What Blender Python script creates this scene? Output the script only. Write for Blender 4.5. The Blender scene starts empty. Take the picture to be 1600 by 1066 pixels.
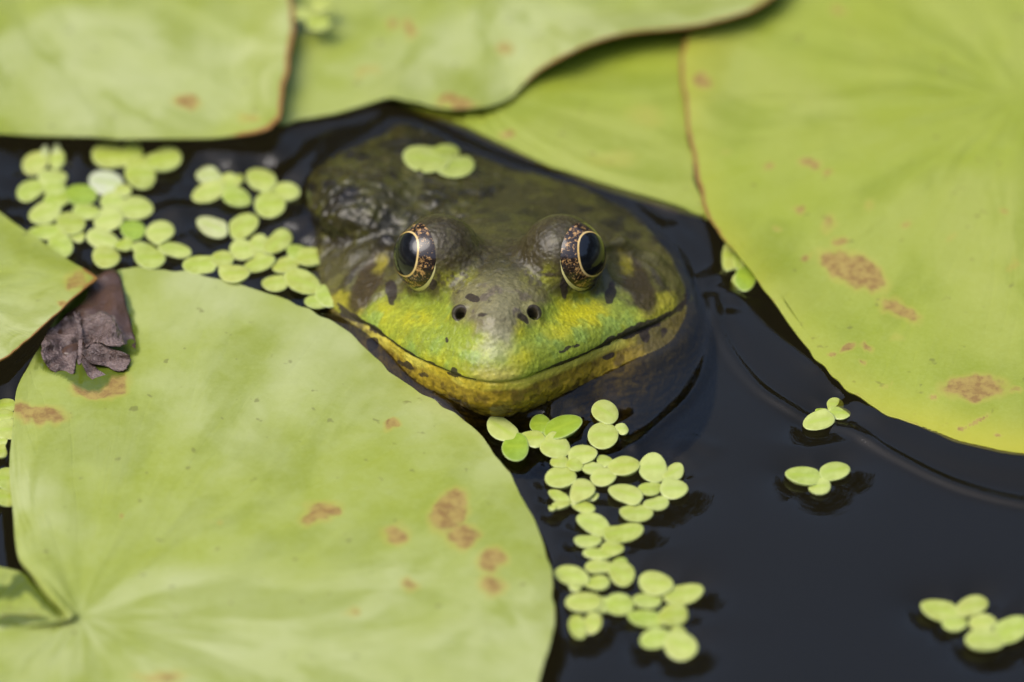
import bpy, math, random
import numpy as np
from mathutils import Vector, Matrix

U = 0.01                      # everything below is thought in centimetres, built in metres
R = math.radians
ELEV = R(40.0)                # camera looks down by this angle
DIST = 150.0                  # cm from the lens to the pond surface in the middle of the picture
scn = bpy.context.scene
col = scn.collection

# ------------------------------------------------------------------ camera
FWD = np.array([0, math.cos(ELEV), -math.sin(ELEV)])
UPV = np.array([0, math.sin(ELEV), math.cos(ELEV)])
CAM = -FWD * DIST
cd = bpy.data.cameras.new('camera')
cd.sensor_width = 22.3
cd.lens = 22.3 * DIST / 16.0
cd.clip_start = 0.05
cd.clip_end = 200.0
cd.dof.use_dof = True
cd.dof.focus_distance = (DIST - 1.2) * U
cd.dof.aperture_fstop = 5.0
cam = bpy.data.objects.new('camera', cd)
cam.location = Vector(CAM * U)
cam.rotation_euler = (math.pi / 2 - ELEV, 0, 0)
col.objects.link(cam)
scn.camera = cam

# ------------------------------------------------------------------ sky, sun, exposure
SUN_EL, SUN_AZ = R(62), R(252)       # azimuth measured clockwise from +Y
world = bpy.data.worlds.new('World'); scn.world = world
world.use_nodes = True
wn = world.node_tree
bg = wn.nodes['Background']
sky = wn.nodes.new('ShaderNodeTexSky')
sky.sky_type = 'NISHITA'; sky.sun_disc = False
sky.sun_elevation = SUN_EL; sky.sun_rotation = SUN_AZ
sky.air_density = 1.0; sky.dust_density = 3.0; sky.ozone_density = 1.0
wn.links.new(sky.outputs[0], bg.inputs[0])
bg.inputs[1].default_value = 0.15
sl = bpy.data.lights.new('sun', 'SUN')
sl.energy = 1.0; sl.angle = R(45); sl.color = (1.0, 0.97, 0.91)
sun = bpy.data.objects.new('sun', sl)
sd = Vector((math.sin(SUN_AZ) * math.cos(SUN_EL), math.cos(SUN_AZ) * math.cos(SUN_EL), math.sin(SUN_EL)))
sun.rotation_euler = sd.to_track_quat('Z', 'Y').to_euler()
sun.location = sd * 3
col.objects.link(sun)
scn.view_settings.view_transform = 'Standard'
scn.view_settings.look = 'None'
scn.view_settings.gamma = 1.0
scn.view_settings.exposure = 1.06
scn.view_settings.use_curve_mapping = False
scn.cycles.max_bounces = 7
scn.cycles.transparent_max_bounces = 8
scn.cycles.caustics_reflective = False
scn.cycles.caustics_refractive = False

rng = np.random.default_rng(7)
random.seed(7)

# ------------------------------------------------------------------ helpers: geometry
def at(px, py, z=0.0):
    """photo pixel -> point (cm) on the horizontal plane of height z"""
    px = np.asarray(px, float); py = np.asarray(py, float)
    d = FWD[None] * DIST + np.stack([(px.ravel() - 800) * .01, 0 * px.ravel(), 0 * px.ravel()], 1) \
        + UPV[None] * ((533 - py.ravel()) * .01)[:, None]
    t = (np.asarray(z, float).ravel() - CAM[2]) / d[:, 2]
    p = CAM[None] + d * t[:, None]
    return p if px.ndim else p[0]

def smooth(a, b, x):
    t = np.clip((x - a) / (b - a), 0, 1)
    return t * t * (3 - 2 * t)

def _hash(ix, iy, iz, seed):
    h = (ix * 374761393 + iy * 668265263 + iz * 2147483647 + seed * 1274126177) & 0xffffffff
    h = ((h ^ (h >> 13)) * 1274126177) & 0xffffffff
    return ((h ^ (h >> 16)) & 0xffff) / 65535.0

def vnoise(p, sc, seed=0):
    q = np.asarray(p, float) * sc
    i = np.floor(q).astype(np.int64); f = q - i
    f = f * f * (3 - 2 * f)
    r = 0
    for dx in (0, 1):
        wx = f[..., 0] if dx else 1 - f[..., 0]
        for dy in (0, 1):
            wy = f[..., 1] if dy else 1 - f[..., 1]
            for dz in (0, 1):
                wz = f[..., 2] if dz else 1 - f[..., 2]
                r = r + wx * wy * wz * _hash(i[..., 0] + dx, i[..., 1] + dy, i[..., 2] + dz, seed)
    return r

def fbm(p, sc, seed=0, o=4):
    a, t, s = 1.0, 0, 0
    for k in range(o):
        t = t + a * vnoise(p, sc * 2 ** k, seed + k * 17); s += a; a *= .5
    return t / s

def catmull(pts, n=8, closed=True):
    P = np.asarray(pts, float); m = len(P); out = []
    rngi = range(m) if closed else range(m - 1)
    for i in rngi:
        if closed:
            p0, p1, p2, p3 = P[(i - 1) % m], P[i], P[(i + 1) % m], P[(i + 2) % m]
        else:
            p0, p1, p2, p3 = P[max(i - 1, 0)], P[i], P[i + 1], P[min(i + 2, m - 1)]
        for k in range(n):
            t = k / n
            out.append(.5 * ((2 * p1) + (-p0 + p2) * t + (2 * p0 - 5 * p1 + 4 * p2 - p3) * t * t
                             + (-p0 + 3 * p1 - 3 * p2 + p3) * t ** 3))
    if not closed: out.append(P[-1])
    return np.array(out)

def poly_sdf(x, y, poly):
    """signed distance (negative inside) of points to a closed 2-D polygon"""
    shp = x.shape; x = x.ravel(); y = y.ravel()
    d = np.full(x.shape, 1e9); ins = np.zeros(x.shape, bool)
    m = len(poly)
    for i in range(m):
        ax, ay = poly[i]; bx, by = poly[(i + 1) % m]
        ex, ey = bx - ax, by - ay
        L = ex * ex + ey * ey + 1e-12
        t = np.clip(((x - ax) * ex + (y - ay) * ey) / L, 0, 1)
        d = np.minimum(d, (x - ax - t * ex) ** 2 + (y - ay - t * ey) ** 2)
        c = (ay > y) != (by > y)
        if ey != 0:
            ins ^= c & (x < (y - ay) * ex / ey + ax)
    d = np.sqrt(d)
    return np.where(ins, -d, d).reshape(shp)

def mesh_obj(name, V, F, mat, parent=None, origin=None, smooth_sh=True, attrs=None, colors=None):
    V = np.asarray(V, float)
    o_ = V.mean(0) * np.array([1, 1, 0]) + np.array([0, 0, V[:, 2].min()]) if origin is None else np.asarray(origin, float)
    me = bpy.data.meshes.new(name)
    if isinstance(F, np.ndarray) and F.ndim == 2:
        k = F.shape[1]
        me.vertices.add(len(V)); me.vertices.foreach_set('co', ((V - o_) * U).astype(np.float32).ravel())
        me.loops.add(F.size); me.loops.foreach_set('vertex_index', F.astype(np.int32).ravel())
        me.polygons.add(len(F))
        me.polygons.foreach_set('loop_start', np.arange(0, F.size, k, dtype=np.int32))
        me.update(calc_edges=True)
        me.validate()
    else:
        me.from_pydata(((V - o_) * U).tolist(), [], F)
    if smooth_sh:
        me.polygons.foreach_set('use_smooth', np.ones(len(me.polygons), bool))
    for k, a in (attrs or {}).items():
        t = me.attributes.new(k, 'FLOAT', 'POINT'); t.data.foreach_set('value', np.asarray(a, np.float32).ravel())
    for k, a in (colors or {}).items():
        t = me.attributes.new(k, 'FLOAT_COLOR', 'POINT')
        c = np.ones((len(V), 4), np.float32); c[:, :3] = a
        t.data.foreach_set('color', c.ravel())
    me.update()
    if mat: me.materials.append(mat)
    o = bpy.data.objects.new(name, me); col.objects.link(o)
    if parent is not None:
        o.parent = parent
        o.location = Vector(o_ * U) - Vector(parent['_o'] if '_o' in parent else parent.location)
    else:
        o.location = Vector(o_ * U)
    return o

def empty(name, loc):
    o = bpy.data.objects.new(name, None); col.objects.link(o)
    o.location = Vector(np.asarray(loc) * U); o.empty_display_size = .01
    return o

def tag(o, label=None, cat=None, group=None, kind=None):
    if label: o['label'] = label
    if cat: o['category'] = cat
    if group: o['group'] = group
    if kind: o['kind'] = kind
    return o

# ------------------------------------------------------------------ helpers: materials
class NT:
    def __init__(s, name):
        s.m = bpy.data.materials.new(name); s.m.use_nodes = True
        s.t = s.m.node_tree; s.t.nodes.clear()
        s.out = s.t.nodes.new('ShaderNodeOutputMaterial')
    def n(s, typ, **kw):
        nd = s.t.nodes.new(typ)
        for k, v in kw.items():
            if k.startswith('i_'):
                key = k[2:]
                key = int(key) if key.isdigit() else key.replace('_', ' ')
                s.set(nd.inputs[key], v)
            else: setattr(nd, k, v)
        return nd
    def set(s, inp, v):
        if isinstance(v, bpy.types.NodeSocket): s.t.links.new(v, inp)
        elif isinstance(v, bpy.types.Node): s.t.links.new(v.outputs[0], inp)
        else:
            if inp.type == 'RGBA' and not isinstance(v, (int, float)) and len(v) == 3: v = (*v, 1)
            inp.default_value = v
    def attr(s, name, out='Fac'): return s.n('ShaderNodeAttribute', attribute_name=name).outputs[out]
    def math(s, op, a, b=None, c=None, clamp=False):
        nd = s.n('ShaderNodeMath', operation=op, use_clamp=clamp)
        s.set(nd.inputs[0], a)
        if b is not None: s.set(nd.inputs[1], b)
        if c is not None: s.set(nd.inputs[2], c)
        return nd.outputs[0]
    def mix(s, f, a, b, mode='MIX'):
        nd = s.n('ShaderNodeMix', data_type='RGBA', blend_type=mode)
        s.set(nd.inputs[0], f); s.set(nd.inputs[6], a); s.set(nd.inputs[7], b)
        return nd.outputs[2]
    def noise(s, vec, scale, detail=3, rough=.55, dist=0.0):
        nd = s.n('ShaderNodeTexNoise')
        if vec is not None: s.set(nd.inputs['Vector'], vec)
        nd.inputs['Scale'].default_value = scale; nd.inputs['Detail'].default_value = detail
        nd.inputs['Roughness'].default_value = rough; nd.inputs['Distortion'].default_value = dist
        return nd.outputs['Fac']
    def obj(s): return s.n('ShaderNodeTexCoord').outputs['Object']
    def step(s, v, a, b):
        nd = s.n('ShaderNodeMapRange', interpolation_type='SMOOTHSTEP')
        s.set(nd.inputs[0], v); nd.inputs[1].default_value = a; nd.inputs[2].default_value = b
        return nd.outputs[0]
    def bump(s, h, strength, dist, nrm=None):
        nd = s.n('ShaderNodeBump'); s.set(nd.inputs['Height'], h)
        nd.inputs['Strength'].default_value = strength; nd.inputs['Distance'].default_value = dist
        if nrm is not None: s.set(nd.inputs['Normal'], nrm)
        return nd.outputs[0]
    def principled(s, color, rough=.5, **kw):
        nd = s.n('ShaderNodeBsdfPrincipled')
        s.set(nd.inputs['Base Color'], color); s.set(nd.inputs['Roughness'], rough)
        for k, v in kw.items(): s.set(nd.inputs[k.replace('_', ' ')], v)
        return nd.outputs[0]
    def done(s, sh): s.t.links.new(sh, s.out.inputs[0]); return s.m

def leaf_shader(g, colr, rough, nrm, trans=.18, coat=0.0, spec=.50):
    p = g.principled(colr, rough, Normal=nrm, Coat_Weight=coat, Coat_Roughness=.25, Specular_IOR_Level=spec)
    t = g.n('ShaderNodeBsdfTranslucent'); g.set(t.inputs[0], colr)
    m = g.n('ShaderNodeMixShader'); m.inputs[0].default_value = trans
    g.t.links.new(p, m.inputs[1]); g.t.links.new(t.outputs[0], m.inputs[2])
    return m.outputs[0]

def pad_material(name, base, alt, pale):
    g = NT(name); oc = g.obj()
    t = g.attr('radial'); ang = g.attr('angle')
    cv = g.n('ShaderNodeCombineXYZ')
    g.set(cv.inputs[0], g.math('MULTIPLY', g.math('COSINE', ang), 7.0))
    g.set(cv.inputs[1], g.math('MULTIPLY', g.math('SINE', ang), 7.0))
    g.set(cv.inputs[2], g.math('MULTIPLY', t, 1.2))
    streak = g.noise(cv, 1.0, 3, .55, .25)
    cw = g.n('ShaderNodeCombineXYZ')
    g.set(cw.inputs[0], g.math('MULTIPLY', g.math('COSINE', ang), 2.6))
    g.set(cw.inputs[1], g.math('MULTIPLY', g.math('SINE', ang), 2.6))
    g.set(cw.inputs[2], g.math('MULTIPLY', t, 2.2))
    sweep = g.noise(cw, 1.3, 4, .55, .9)
    big = g.noise(oc, 22, 3, .5)
    med = g.noise(oc, 120, 4, .6)
    fine = g.noise(oc, 1400, 3, .7)
    c = g.mix(g.math('MULTIPLY', g.step(streak, .35, .68), .6), base, alt)
    c = g.mix(g.math('MULTIPLY', g.step(big, .44, .62), .85), c, pale)  # milky sky sheen painted in as patches of the pale colour
    c = g.mix(g.math('MULTIPLY', g.step(sweep, .44, .64), .75), c, [alt[0] * .80, alt[1] * .82, alt[2] * .6])
    c = g.mix(.30, c, g.mix(g.step(med, .3, .7), alt, pale))
    c = g.mix(g.math('MULTIPLY', g.step(fine, .35, .75), .07), c, (.55, .62, .25))
    dk = g.noise(oc, 420, 2, .5)
    c = g.mix(g.math('MULTIPLY', g.step(dk, .68, .76), .45), c, (.10, .085, .02))
    yel = g.attr('yellow')
    c = g.mix(yel, c, (.46, .42, .03))
    # brown blotches: soft attribute broken up by noise
    sp = g.attr('spot')
    bn = g.noise(oc, 330, 4, .65)
    c = g.mix(g.math('MULTIPLY', g.step(sp, .05, .45), .45), c, (.40, .345, .06))
    sm = g.step(g.math('ADD', sp, g.math('MULTIPLY', g.math('SUBTRACT', bn, .5), .9)),   .36, .74)
    bn2 = g.noise(oc, 700, 3, .6)
    bc = g.mix(g.step(bn2, .35, .65), (.36, .235, .065), (.24, .135, .036))
    c = g.mix(g.math('MULTIPLY', sm, g.math('ADD', .45, g.math('MULTIPLY', bn2, .75))), c, bc)
    rd = g.attr('rim')
    c = g.mix(g.step(g.math('ADD', rd, g.math('MULTIPLY', g.math('SUBTRACT', bn, .5), .8)), .35, .75), c, (.26, .130, .030))
    wet = g.attr('wet')
    c = g.mix(wet, c, (.09, .12, .012))
    rough = g.math('SUBTRACT', g.math('ADD', .28, g.math('MULTIPLY', big, .22)), g.math('MULTIPLY', wet, .34))
    vein = g.n('ShaderNodeMath', operation='ABSOLUTE'); g.set(vein.inputs[0], g.math('SUBTRACT', streak, .5))
    h = g.math('ADD', g.math('MULTIPLY', g.math('MULTIPLY', g.math('MINIMUM', vein, .05), g.step(t, .08, .35)), 3.5), g.math('MULTIPLY', fine, .12))
    h = g.math('ADD', h, g.math('MULTIPLY', med, .9))
    b = g.bump(h, .35, .0006)
    return g.done(leaf_shader(g, c, rough, b, .12))

PAD_MAT = pad_material('lily_pad_skin', (.290, .338, .042), (.262, .310, .028), (.415, .450, .190))
PAD_MAT2 = pad_material('lily_pad_skin_deep', (.282, .332, .027), (.254, .304, .020), (.325, .358, .066))

def frond_material(name, a, b):
    g = NT(name); oc = g.obj()
    rnd = g.n('ShaderNodeObjectInfo').outputs['Random']
    n1 = g.noise(oc, 500, 3, .6); n2 = g.noise(oc, 2600, 2, .6)
    c = g.mix(rnd, a, b)
    r2 = g.math('FRACT', g.math('MULTIPLY', rnd, 7.31))
    c = g.mix(g.math('MULTIPLY', r2, .45), c, [a[0] * .95, a[1] * .80, a[2] * .45])
    c = g.mix(g.math('MULTIPLY', g.step(n1, .35, .75), .55), c, [min(1, x * 1.22 + .02) for x in a])
    c = g.mix(g.math('MULTIPLY', g.attr('middle'), .55), c, (.36, .47, .045))
    c = g.mix(g.math('MULTIPLY', g.attr('edge'), .5), c, (.50, .56, .24))
    bm = g.bump(g.math('ADD', n1, g.math('MULTIPLY', n2, .3)), .25, .0004)
    return g.done(leaf_shader(g, c, .22, bm, .12))
FROND = frond_material('duckweed_green', (.420, .470, .130), (.285, .370, .040))
FROND_D = frond_material('duckweed_deep_green', (.27, .38, .035), (.22, .33, .025))
FROND_P = frond_material('duckweed_pale', (.44, .49, .22), (.50, .52, .38))

g = NT('pond_water')
fr_ = g.n('ShaderNodeFresnel'); fr_.inputs[0].default_value = 1.34
tr = g.n('ShaderNodeBsdfTransparent'); tr.inputs[0].default_value = (.50, .47, .34, 1)
gl = g.n('ShaderNodeBsdfGlossy'); gl.inputs[0].default_value = (1, 1, 1, 1); gl.inputs['Roughness'].default_value = .02
mx = g.n('ShaderNodeMixShader')
g.t.links.new(fr_.outputs[0], mx.inputs[0]); g.t.links.new(tr.outputs[0], mx.inputs[1]); g.t.links.new(gl.outputs[0], mx.inputs[2])
WATERM = g.done(mx.outputs[0])
# ------------------------------------------------------------------ lily pads
def make_pad(name, label, outline, center, mat, z0, zfun=None, spots=(), rim=.25, wet=(), yellow=None, thick=.07,
             nrings=70, sub=10):
    """outline and center in photo pixels; zfun(px,py,t,ang)->height in cm on top of z0"""
    o = catmull(outline, sub)
    c = np.array(center, float)
    # denser rings towards the rim
    ts = 1 - (1 - np.linspace(0, 1, nrings + 1)[1:]) ** 1.5
    lf = np.arange(len(o)); wob = 1 + .010 * (vnoise(np.c_[lf, lf * 0, lf * 0 + center[0]], .21, 4) - .5)
    P = (c[None, None] + ts[:, None, None] * (o - c)[None] * (1 + (wob[None, :, None] - 1) * (ts[:, None, None] > .97)))
    P = P.reshape(-1, 2); n = len(o)
    P = np.vstack([P, c[None]])
    T = np.append(np.repeat(ts, n), 0.0)
    W = at(P[:, 0], P[:, 1], np.full(len(P), z0))
    wc = W[-1]
    A = np.arctan2(W[:, 1] - wc[1], W[:, 0] - wc[0])
    Z = np.zeros(len(P))
    if zfun is not None: Z = Z + zfun(P[:, 0], P[:, 1], T, A)
    Z += .05 * (fbm(W * [1, 1, 0], .35, 3) - .5) * 2 * (1 - .7 * T ** 4) + .012 * (fbm(W * [1, 1, 0], 1.3, 9) - .5) * 2
    Z += .024 * (fbm(np.c_[np.cos(A) * 3, np.sin(A) * 3, T * 1.5], 1.0, 77, 2) - .5) * 2 * smooth(.05, .4, T) * (1 - T ** 6)
    Z += .012 * np.sin(A * 22 + 2 * np.sin(T * 5)) * T * (1 - T) * 2
    Wt = at(P[:, 0], P[:, 1], z0 + Z)
    up = Wt.copy()
    dn = Wt.copy(); dn[:, 2] -= thick * (1 - .5 * T ** 8)
    m = len(P); F = []
    for k in range(nrings - 1):
        a = k * n + np.arange(n); b = k * n + (np.arange(n) + 1) % n
        F.append(np.stack([a, a + n, b + n, b], 1))
    q = np.concatenate(F)
    i = np.arange(n); j = (i + 1) % n
    cap = np.stack([np.full(n, m - 1), np.full(n, m - 1), i, j], 1)   # fan, made triangles below
    last = (nrings - 1) * n
    side = np.stack([last + i, m + last + i, m + last + j, last + j], 1)
    # orientation: make the top face up
    def area(F): 
        v = up[F[:, 0]]; return np.cross(up[F[:, 1]] - v, up[F[:, 2]] - v)[:, 2].sum()
    if area(q) < 0: q = q[:, ::-1]; side = side[:, ::-1]
    tri = np.stack([np.full(n, m - 1), i, j], 1)
    if area(tri) < 0: tri = tri[:, ::-1]
    V = np.vstack([up, dn])
    faces = q.tolist() + (q[:, ::-1] + m).tolist() + side.tolist() + tri.tolist() + (tri[:, ::-1] + m).tolist()
    sp = np.zeros(len(P))
    P3 = np.c_[P, 0 * P[:, 0]]
    wob2 = P + 22 * np.stack([fbm(P3, .04, 1, 3) - .5, fbm(P3, .04, 2, 3) - .5], 1)
    for (sx, sy, rx, ry, ag, st) in spots:
        ca, sa = math.cos(R(ag)), math.sin(R(ag))
        u = ((wob2[:, 0] - sx) * ca - (wob2[:, 1] - sy) * sa) / rx
        v = ((wob2[:, 0] - sx) * sa + (wob2[:, 1] - sy) * ca) / ry
        sp = np.maximum(sp, st * (1 - smooth(.35, 1.35, np.hypot(u, v) / 1.22)))
    wt = np.zeros(len(P))
    for poly in wet:
        d = poly_sdf(wob2[:, 0], wob2[:, 1], np.array(poly, float))
        wt = np.maximum(wt, 1 - smooth(-5, 3, d))
    ye = np.zeros(len(P)) if yellow is None else yellow(P[:, 0], P[:, 1], T)
    rm = smooth(.980, 1.0, T) * rim if not callable(rim) else rim(P[:, 0], P[:, 1], T)
    dup = lambda x: np.concatenate([x, x])
    o = mesh_obj(name, V, faces, mat, attrs=dict(radial=dup(T), angle=dup(A), spot=dup(sp), wet=dup(wt), yellow=dup(ye), rim=dup(rm)))
    tag(o, label, 'lily pad')
    PADS.append((Wt[last:last + n, :2].copy(), Wt[last:last + n, 2].copy()))
    return o
PADS = []

E_out = [(100, 966), (70, 928), (45, 893), (28, 868), (20, 800), (15, 740), (18, 680), (22, 640), (30, 600), (60, 545),
         (110, 470), (185, 421), (240, 421), (300, 426), (400, 453), (450, 471), (500, 493), (548, 522), (592, 566),
         (640, 603), (690, 633), (735, 667), (770, 705), (802, 752), (830, 802), (852, 860), (864, 920), (864, 980),
         (850, 1040), (820, 1110), (750, 1200), (600, 1310), (350, 1390), (100, 1370), (-110, 1280), (-210, 1150),
         (-180, 1040), (-80, 1000), (0, 988), (60, 980)]
def zE(px, py, t, a):
    near = np.exp(-(((px - 620) / 130) ** 2 + ((py - 560) / 90) ** 2))
    z = .10 * np.sin(np.pi * np.clip(t, 0, 1)) + .05 * t
    z -= near * .13 * smooth(.80, 1.0, t)                 # rim rolls down beneath the frog's chin
    dip = np.exp(-(((px - 150) / 70) ** 2 + ((py - 510) / 60) ** 2))
    return z - .16 * dip
make_pad('lily_pad', 'large pale green lily pad in front, its rim under the chin of the frog', E_out, (125, 962), PAD_MAT, .11, zE,
         spots=[(700, 800, 22, 34, -30, .9), (722, 838, 26, 18, 0, .85), (768, 878, 24, 18, 0, .9), (768, 915, 20, 18, 0, .7),
                (620, 838, 24, 16, 10, .8), (500, 800, 34, 17, 15, .7), (524, 800, 7, 6, 0, 1.3), (640, 914, 13, 12, 0, .65), (613, 661, 12, 8, 0, .8),
                (62, 646, 38, 16, -8, .85), (72, 640, 6, 5, 0, 1.3), (340, 817, 8, 3, 0, .7), (552, 962, 12, 7, 0, .6), (250, 1058, 40, 10, 0, .6),
                (186, 808, 4, 4, 0, 1), (155, 600, 38, 18, 10, 1.3)],
         wet=[[(150, 425), (186, 424), (206, 470), (218, 520), (216, 550), (200, 570), (190, 585), (150, 612), (110, 600), (60, 575), (60, 540), (110, 470)]],
         rim=lambda px, py, t: smooth(.985, 1, t) * .38, nrings=110, sub=14)

F_out = [(152, 434), (132, 420), (110, 408), (60, 374), (0, 332), (-80, 275), (-250, 225), (-420, 300), (-470, 450), (-350, 600),
         (-120, 625), (0, 563), (30, 542), (60, 516), (95, 484), (125, 457), (146, 440)]
def zF(px, py, t, a):
    low = smooth(430, 470, py + (150 - px) * .62 * 0 + 0)
    edge = smooth(.70, 1.0, t)
    return .16 + .22 * edge * smooth(395, 480, py) - .10 * edge * smooth(460, 380, py)
make_pad('lily_pad', 'small lily pad with a scorched orange tip lying over the large front pad at left', F_out, (-150, 440), PAD_MAT, .10, zF,
         spots=[(120, 436, 16, 20, 30, .7), (97, 472, 8, 5, 0, .9), (115, 447, 9, 7, 0, .8)],
         rim=lambda px, py, t: np.maximum(smooth(.975, 1, t) * .8 * smooth(425, 445, py), smooth(.955, 1, t) * smooth(122, 135, px) * 1.2), sub=14)

A_out = [(-20, 206), (100, 212), (200, 216), (300, 216), (370, 212), (415, 203), (434, 188), (440, 165), (449, 115), (456, 70), (459, 30), (456, 0),
         (440, -60), (380, -200), (200, -330), (-100, -380), (-400, -250), (-500, 0), (-380, 150), (-180, 196)]
def zA(px, py, t, a):
    return .06 + .10 * t * t + .30 * smooth(.75, 1, t) * smooth(330, 440, px)
make_pad('lily_pad', 'blurred lily pad in the far left corner with a square brown-edged tip', A_out, (0, -80), PAD_MAT, .10, zA,
         spots=[(292, 160, 20, 10, 0, .95), (390, 188, 14, 5, 0, .6)],
         rim=lambda px, py, t: smooth(.972, 1, t) * (.35 + .75 * smooth(330, 430, px)))

B_out = [(430, 188), (400, 100), (380, -50), (450, -300), (700, -450), (1000, -420), (1200, -250), (1250, -100), (1220, -20), (1190, 8), (1150, 25),
         (1100, 38), (1050, 45), (1000, 49), (950, 60), (900, 78), (850, 105), (820, 130), (790, 157), (745, 168), (700, 170), (650, 160), (610, 152),
         (570, 163), (520, 178), (470, 186)]
def zB(px, py, t, a):
    e = smooth(.72, 1, t)
    return .05 + e * (.42 * smooth(790, 900, px) + .16 * np.exp(-((px - 615) / 50) ** 2) + .12 * np.exp(-((px - 730) / 60) ** 2))
make_pad('lily_pad', 'wavy-edged lily pad at the top, its lifted brown rim shading the pad below', B_out, (760, -80), PAD_MAT, .12, zB,
         spots=[(715, 160, 30, 10, 0, 1.0), (640, 45, 12, 14, 0, .7), (610, 42, 12, 10, 0, .55), (790, 78, 12, 12, 0, .65), (575, 115, 18, 8, 20, .5)],
         rim=lambda px, py, t: smooth(.968, 1, t) * (.35 + .55 * smooth(780, 860, px)))

C_out = [(585, 150), (640, 171), (720, 199), (800, 237), (870, 267), (950, 297), (1030, 321), (1100, 341), (1190, 352), (1290, 320), (1330, 240),
         (1310, 120), (1240, 30), (1130, 5), (1040, 15), (950, 35), (850, 70), (700, 110), (620, 125)]
make_pad('lily_pad', 'bright green lily pad directly behind the frog, partly under its neighbours', C_out, (735, 140), PAD_MAT2, .08,
         lambda px, py, t, a: .04 * (1 - t * t),
         spots=[(793, 213, 12, 6, 0, .8), (1010, 180, 30, 20, 0, .35), (960, 250, 40, 16, 0, .3)],
         rim=.55, nrings=50)

D_out = [(1078, 42), (1066, 80), (1066, 130), (1073, 190), (1082, 240), (1092, 290), (1105, 338), (1140, 385), (1175, 425), (1200, 460),
         (1230, 505), (1258, 541), (1290, 575), (1320, 605), (1370, 638), (1430, 665), (1500, 690), (1560, 704), (1600, 711), (1750, 715),
         (1950, 660), (2150, 500), (2200, 250), (2100, 0), (1900, -200), (1600, -280), (1350, -220), (1200, -100), (1110, -20)]
def zD(px, py, t, a):
    e = smooth(.8, 1, t)
    return .07 + .05 * np.sin(np.pi * t) + e * (.16 * np.exp(-((py - 440) / 90) ** 2) * (px < 1400) + .10 * smooth(300, 100, py) * (px < 1400)) - .06 * e * smooth(580, 680, py)
sD = [(1333, 423, 50, 24, -25, 1.0), (1405, 485, 30, 15, -25, .85), (1520, 606, 46, 20, 0, 1.0), (1098, 128, 16, 11, -20, .9),
      (1268, 258, 14, 7, 0, .75), (1297, 268, 12, 6, 0, .6), (1245, 328, 8, 8, 0, .7), (1295, 350, 12, 14, 0, .6), (1313, 375, 9, 8, 0, .65), (1262, 400, 8, 6, 0, .7), (1210, 355, 8, 6, 0, .6),
      (1457, 617, 8, 5, 0, .8), (1525, 660, 20, 4, 35, .7), (1505, 672, 8, 4, 0, .7), (1325, 542, 12, 5, 20, .8), (1300, 548, 8, 4, 0, .7), (1345, 560, 8, 4, 0, .6), (1390, 600, 12, 4, 0, .5),
      (1570, 330, 8, 5, 0, .7), (1580, 412, 12, 5, 30, .6), (1310, 18, 12, 10, 0, .45), (1135, 237, 10, 5, 0, .45), (1204, 259, 10, 5, 0, .6), (1585, 612, 14, 4, -10, .6), (1560, 682, 8, 4, 0, .7), (1400, 530, 14, 6, 0, .35), (1350, 540, 9, 4, 0, .7), (1485, 370, 9, 5, 0, .5), (1415, 350, 8, 6, 0, .55), (1360, 320, 9, 8, 0, .5)]
make_pad('lily_pad', 'large yellowing lily pad on the right with rusty brown blotches', D_out, (1600, 150), PAD_MAT2, .10, zD, spots=sD,
         rim=lambda px, py, t: smooth(.978, 1, t) * (.35 + .65 * smooth(430, 250, py)),
         yellow=lambda px, py, t:   .50 * smooth(560, 720, py + .15 * (1600 - px) * 0) * smooth(.80, 1, t) + .18 * smooth(.88, 1, t) + .22 * smooth(.45, .65, fbm(np.c_[px, py, 0 * px], .004, 55)) * smooth(1500, 1150, px), nrings=110, sub=12)

G_out = [(-160, 895), (-60, 880), (30, 893), (55, 915), (110, 965), (90, 1010), (0, 1030), (-120, 1020), (-190, 960)]
make_pad('lily_pad', 'pale wet lily pad showing in the notch of the front pad at the left edge', G_out, (-30, 955), PAD_MAT, .10,
         lambda px, py, t, a: -.04 * t, nrings=40, spots=[(20, 968, 40, 7, 0, 1.3)],
         wet=[[(-60, 930), (0, 915), (40, 890), (56, 900), (106, 972), (60, 946), (40, 925), (0, 938), (-60, 950)], [(-50, 960), (30, 958), (78, 964), (80, 974), (30, 980), (-50, 978)]])
PADS.pop()

# ------------------------------------------------------------------ the frog
S0 = at(773, 600, .75)                    # tip of the upper lip
PITCH, YAW, ROLL = R(15), R(2.5), R(-1.2)
ay = np.array([math.sin(YAW), math.cos(PITCH), -math.sin(PITCH)]); ay /= np.linalg.norm(ay)
ax_ = np.array([math.cos(ROLL), 0, -math.sin(ROLL)]); ax_ -= ay * ax_.dot(ay); ax_ /= np.linalg.norm(ax_)
az = np.cross(ax_, ay)
HM = np.stack([ax_, ay, az], 1)           # head frame: x right in the picture, y towards the tail, z up from the skull

def smin(a, b, k):
    h = np.clip(.5 + .5 * (b - a) / k, 0, 1)
    return b + (a - b) * h - k * h * (1 - h)
def smax(a, b, k): return -smin(-a, -b, k)

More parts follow.
